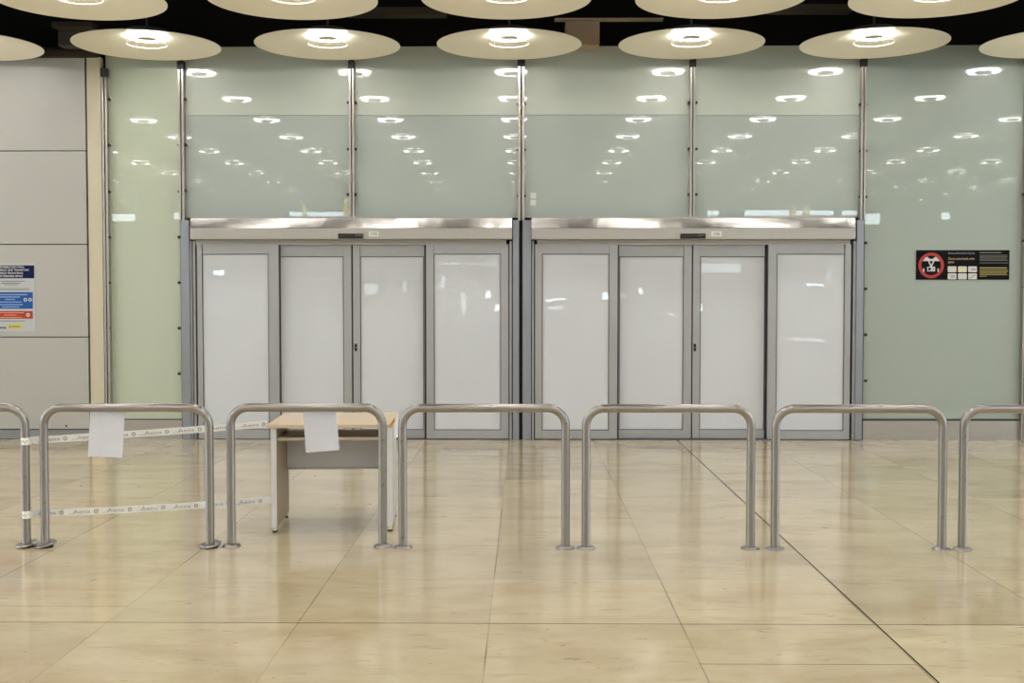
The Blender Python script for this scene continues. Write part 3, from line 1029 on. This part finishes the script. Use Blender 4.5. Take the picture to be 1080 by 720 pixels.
for u in (973.6, 988.8):
    poly([(u, 283.0), (u + 1.3, 283.0), (u + 1.3, 287.2), (u, 286.2)], Y2, SWHT, 'sleeve_edge', pict)
text('sign_text', 'Area authorized only to:', 0.0345, P(1000, 266.9, Y1), mat('sign_dim_white', (0.30, 0.30, 0.29), 0.5), sg, 'LEFT', sx=0.88)
text('sign_text', 'Zona autorizada solo', 0.0385, P(1000, 272.7, Y1), SORG, sg, 'LEFT', sx=0.90, bold=0.0006)
text('sign_text', 'para:', 0.0385, P(1000, 276.2, Y1), SORG, sg, 'LEFT', sx=0.90, bold=0.0006)
for r, v in enumerate((280.8, 288.2)):
    for c, u in enumerate((999.6, 1010.4, 1021.1)):
        m = SCRD if (r, c) == (0, 1) else SWHT
        pnl = poly([(u + .6, v), (u + 8.6, v), (u + 9.2, v + .6), (u + 9.2, v + 5.6), (u + 8.6, v + 6.2), (u + .6, v + 6.2), (u, v + 5.6), (u, v + .6)], Y1, m, 'sign_card', sg)
        if (r, c) == (0, 2) or (r, c) == (1, 0):
            for du in (4.6, 7.0):
                disc_ring(MB(), u + du - (0.4 if r else 0), v + 3.2, 0.7, 1.15, Y2).build('card_symbol', INK, pnl)
        if (r, c) == (1, 2):
            poly([(u + 1.4, v + 4.9), (u + 7.6, v + 1.2), (u + 7.9, v + 1.7), (u + 1.7, v + 5.4)], Y2, INK, 'card_symbol', pnl)
rl = random.Random(3)


def lines(u0, u1, vs, h, Y, m, parent, name='print_line'):
    for v in vs:
        ue = u1 - rl.uniform(0, 1.5)
        poly([(u0, v), (ue, v), (ue, v + h), (u0, v + h)], Y, m, name, parent)


lines(1033.2, 1056.5, [266.0], 0.7, Y1, INK2, sg)
lines(1033.2, 1063.2, [268.6, 270.0, 271.4, 272.8, 274.2, 276.8], 0.8, Y1, SGRY, sg)
lines(1033.2, 1063.2, [281.9], 1.2, Y1, SYEB, sg)
lines(1033.2, 1063.2, [284.2, 285.8, 287.4, 289.0], 1.1, Y1, SYEL, sg)
lines(1033.2, 1042, [290.8], 0.9, Y1, SYEL, sg)

# ------------------------------------------------------------------ poster on the cladding
YW = YC - 0.024
po = rect(MB(), -15, 37.0, 277.6, 349.5, YW, 0.003).build('poster', PPAP)
tag(po, 'notice poster with navy, blue and red blocks on the cladding', 'poster')
A1, A2 = YW - T, YW - 2 * T
nb = poly([(-14, 279.7), (36.0, 279.7), (36.0, 293.4), (-14, 293.4)], A1, PNVY, 'navy_block', po)
for s_, v, sz in (('INFORMACION PARA', 281.6, 0.031), ('PASAJEROS QUE TRANSITAN', 284.7, 0.031), ('DESDE FRONTERAS', 288.0, 0.031), ('EXTERIORES SPAIN', 291.2, 0.031)):
    text('block_text', s_, sz, P(11.3, v, A2), SWHT, nb, sx=1.03, bold=0.0005)
lines(0.5, 27, [296.0], 0.7, A1, INK, po)
lines(1, 22, [297.9, 298.6], 0.5, A1, INK, po)
lines(4, 20, [300.0], 0.5, A1, INK, po)
lines(-12, 32, [303.8, 305.3], 0.5, A1, SGRY, po)
bb = poly([(-14, 308.0), (34.6, 308.0), (34.6, 325.5), (-14, 325.5)], A1, PBLU, 'blue_block', po)
for v, a, b in ((310.2, -10, 30), (312.6, -8, 22), (315.2, 5, 16), (318.0, -10, 24), (320.8, -10, 25), (323.2, 2, 21)):
    lines(a, b, [v], 0.9, A2, PLBL, bb, 'block_line')
for u in (26.8, 31.8):
    disc_ring(MB(), u, 316.0, 1.0, 1.9, A2).build('block_symbol', SWHT, bb)
rb_ = poly([(-14, 327.9), (34.6, 327.9), (34.6, 336.0), (-14, 336.0)], A1, PRED, 'red_block', po)
for v, a, b in ((329.2, -10, 25), (331.6, 4, 19), (334.2, -10, 24)):
    lines(a, b, [v], 0.8, A2, PLRD, rb_, 'block_line')
disc_ring(MB(), 29.6, 332.0, 0.9, 1.9, A2).build('block_symbol', SWHT, rb_)
lines(-12, 27.5, [338.2], 0.6, A1, SGRY, po)
yb_ = poly([(8.8, 342.0), (23.6, 342.0), (23.6, 346.3), (8.8, 346.3)], A1, PYEL, 'yellow_block', po)
poly([(9.8, 345.4), (10.6, 342.8), (11.4, 345.4)], A2, INK, 'emblem', yb_)
lines(12.4, 22, [343.9], 0.9, A2, SYEL, yb_, 'block_line')
text('logo_text', 'aena', 0.042, P(2.0, 345.2, A1), BLACK, po, sx=1.2, bold=0.0012)

# ------------------------------------------------------------------ world and colour management
w = bpy.data.worlds.new('world')
S.world = w
w.use_nodes = True
w.node_tree.nodes['Background'].inputs[0].default_value = (0.6, 0.7, 0.8, 1)
w.node_tree.nodes['Background'].inputs[1].default_value = 0.3
S.view_settings.view_transform = 'Standard'
S.view_settings.look = 'None'
S.view_settings.gamma = 1
S.view_settings.use_curve_mapping = False
S.view_settings.exposure = -0.22
S.cycles.use_denoising = True
S.cycles.max_bounces = 8
S.cycles.diffuse_bounces = 5
S.cycles.glossy_bounces = 4
S.cycles.sample_clamp_indirect = 6
S.cycles.caustics_reflective = False
S.cycles.caustics_refractive = False
S.cycles.use_light_tree = True
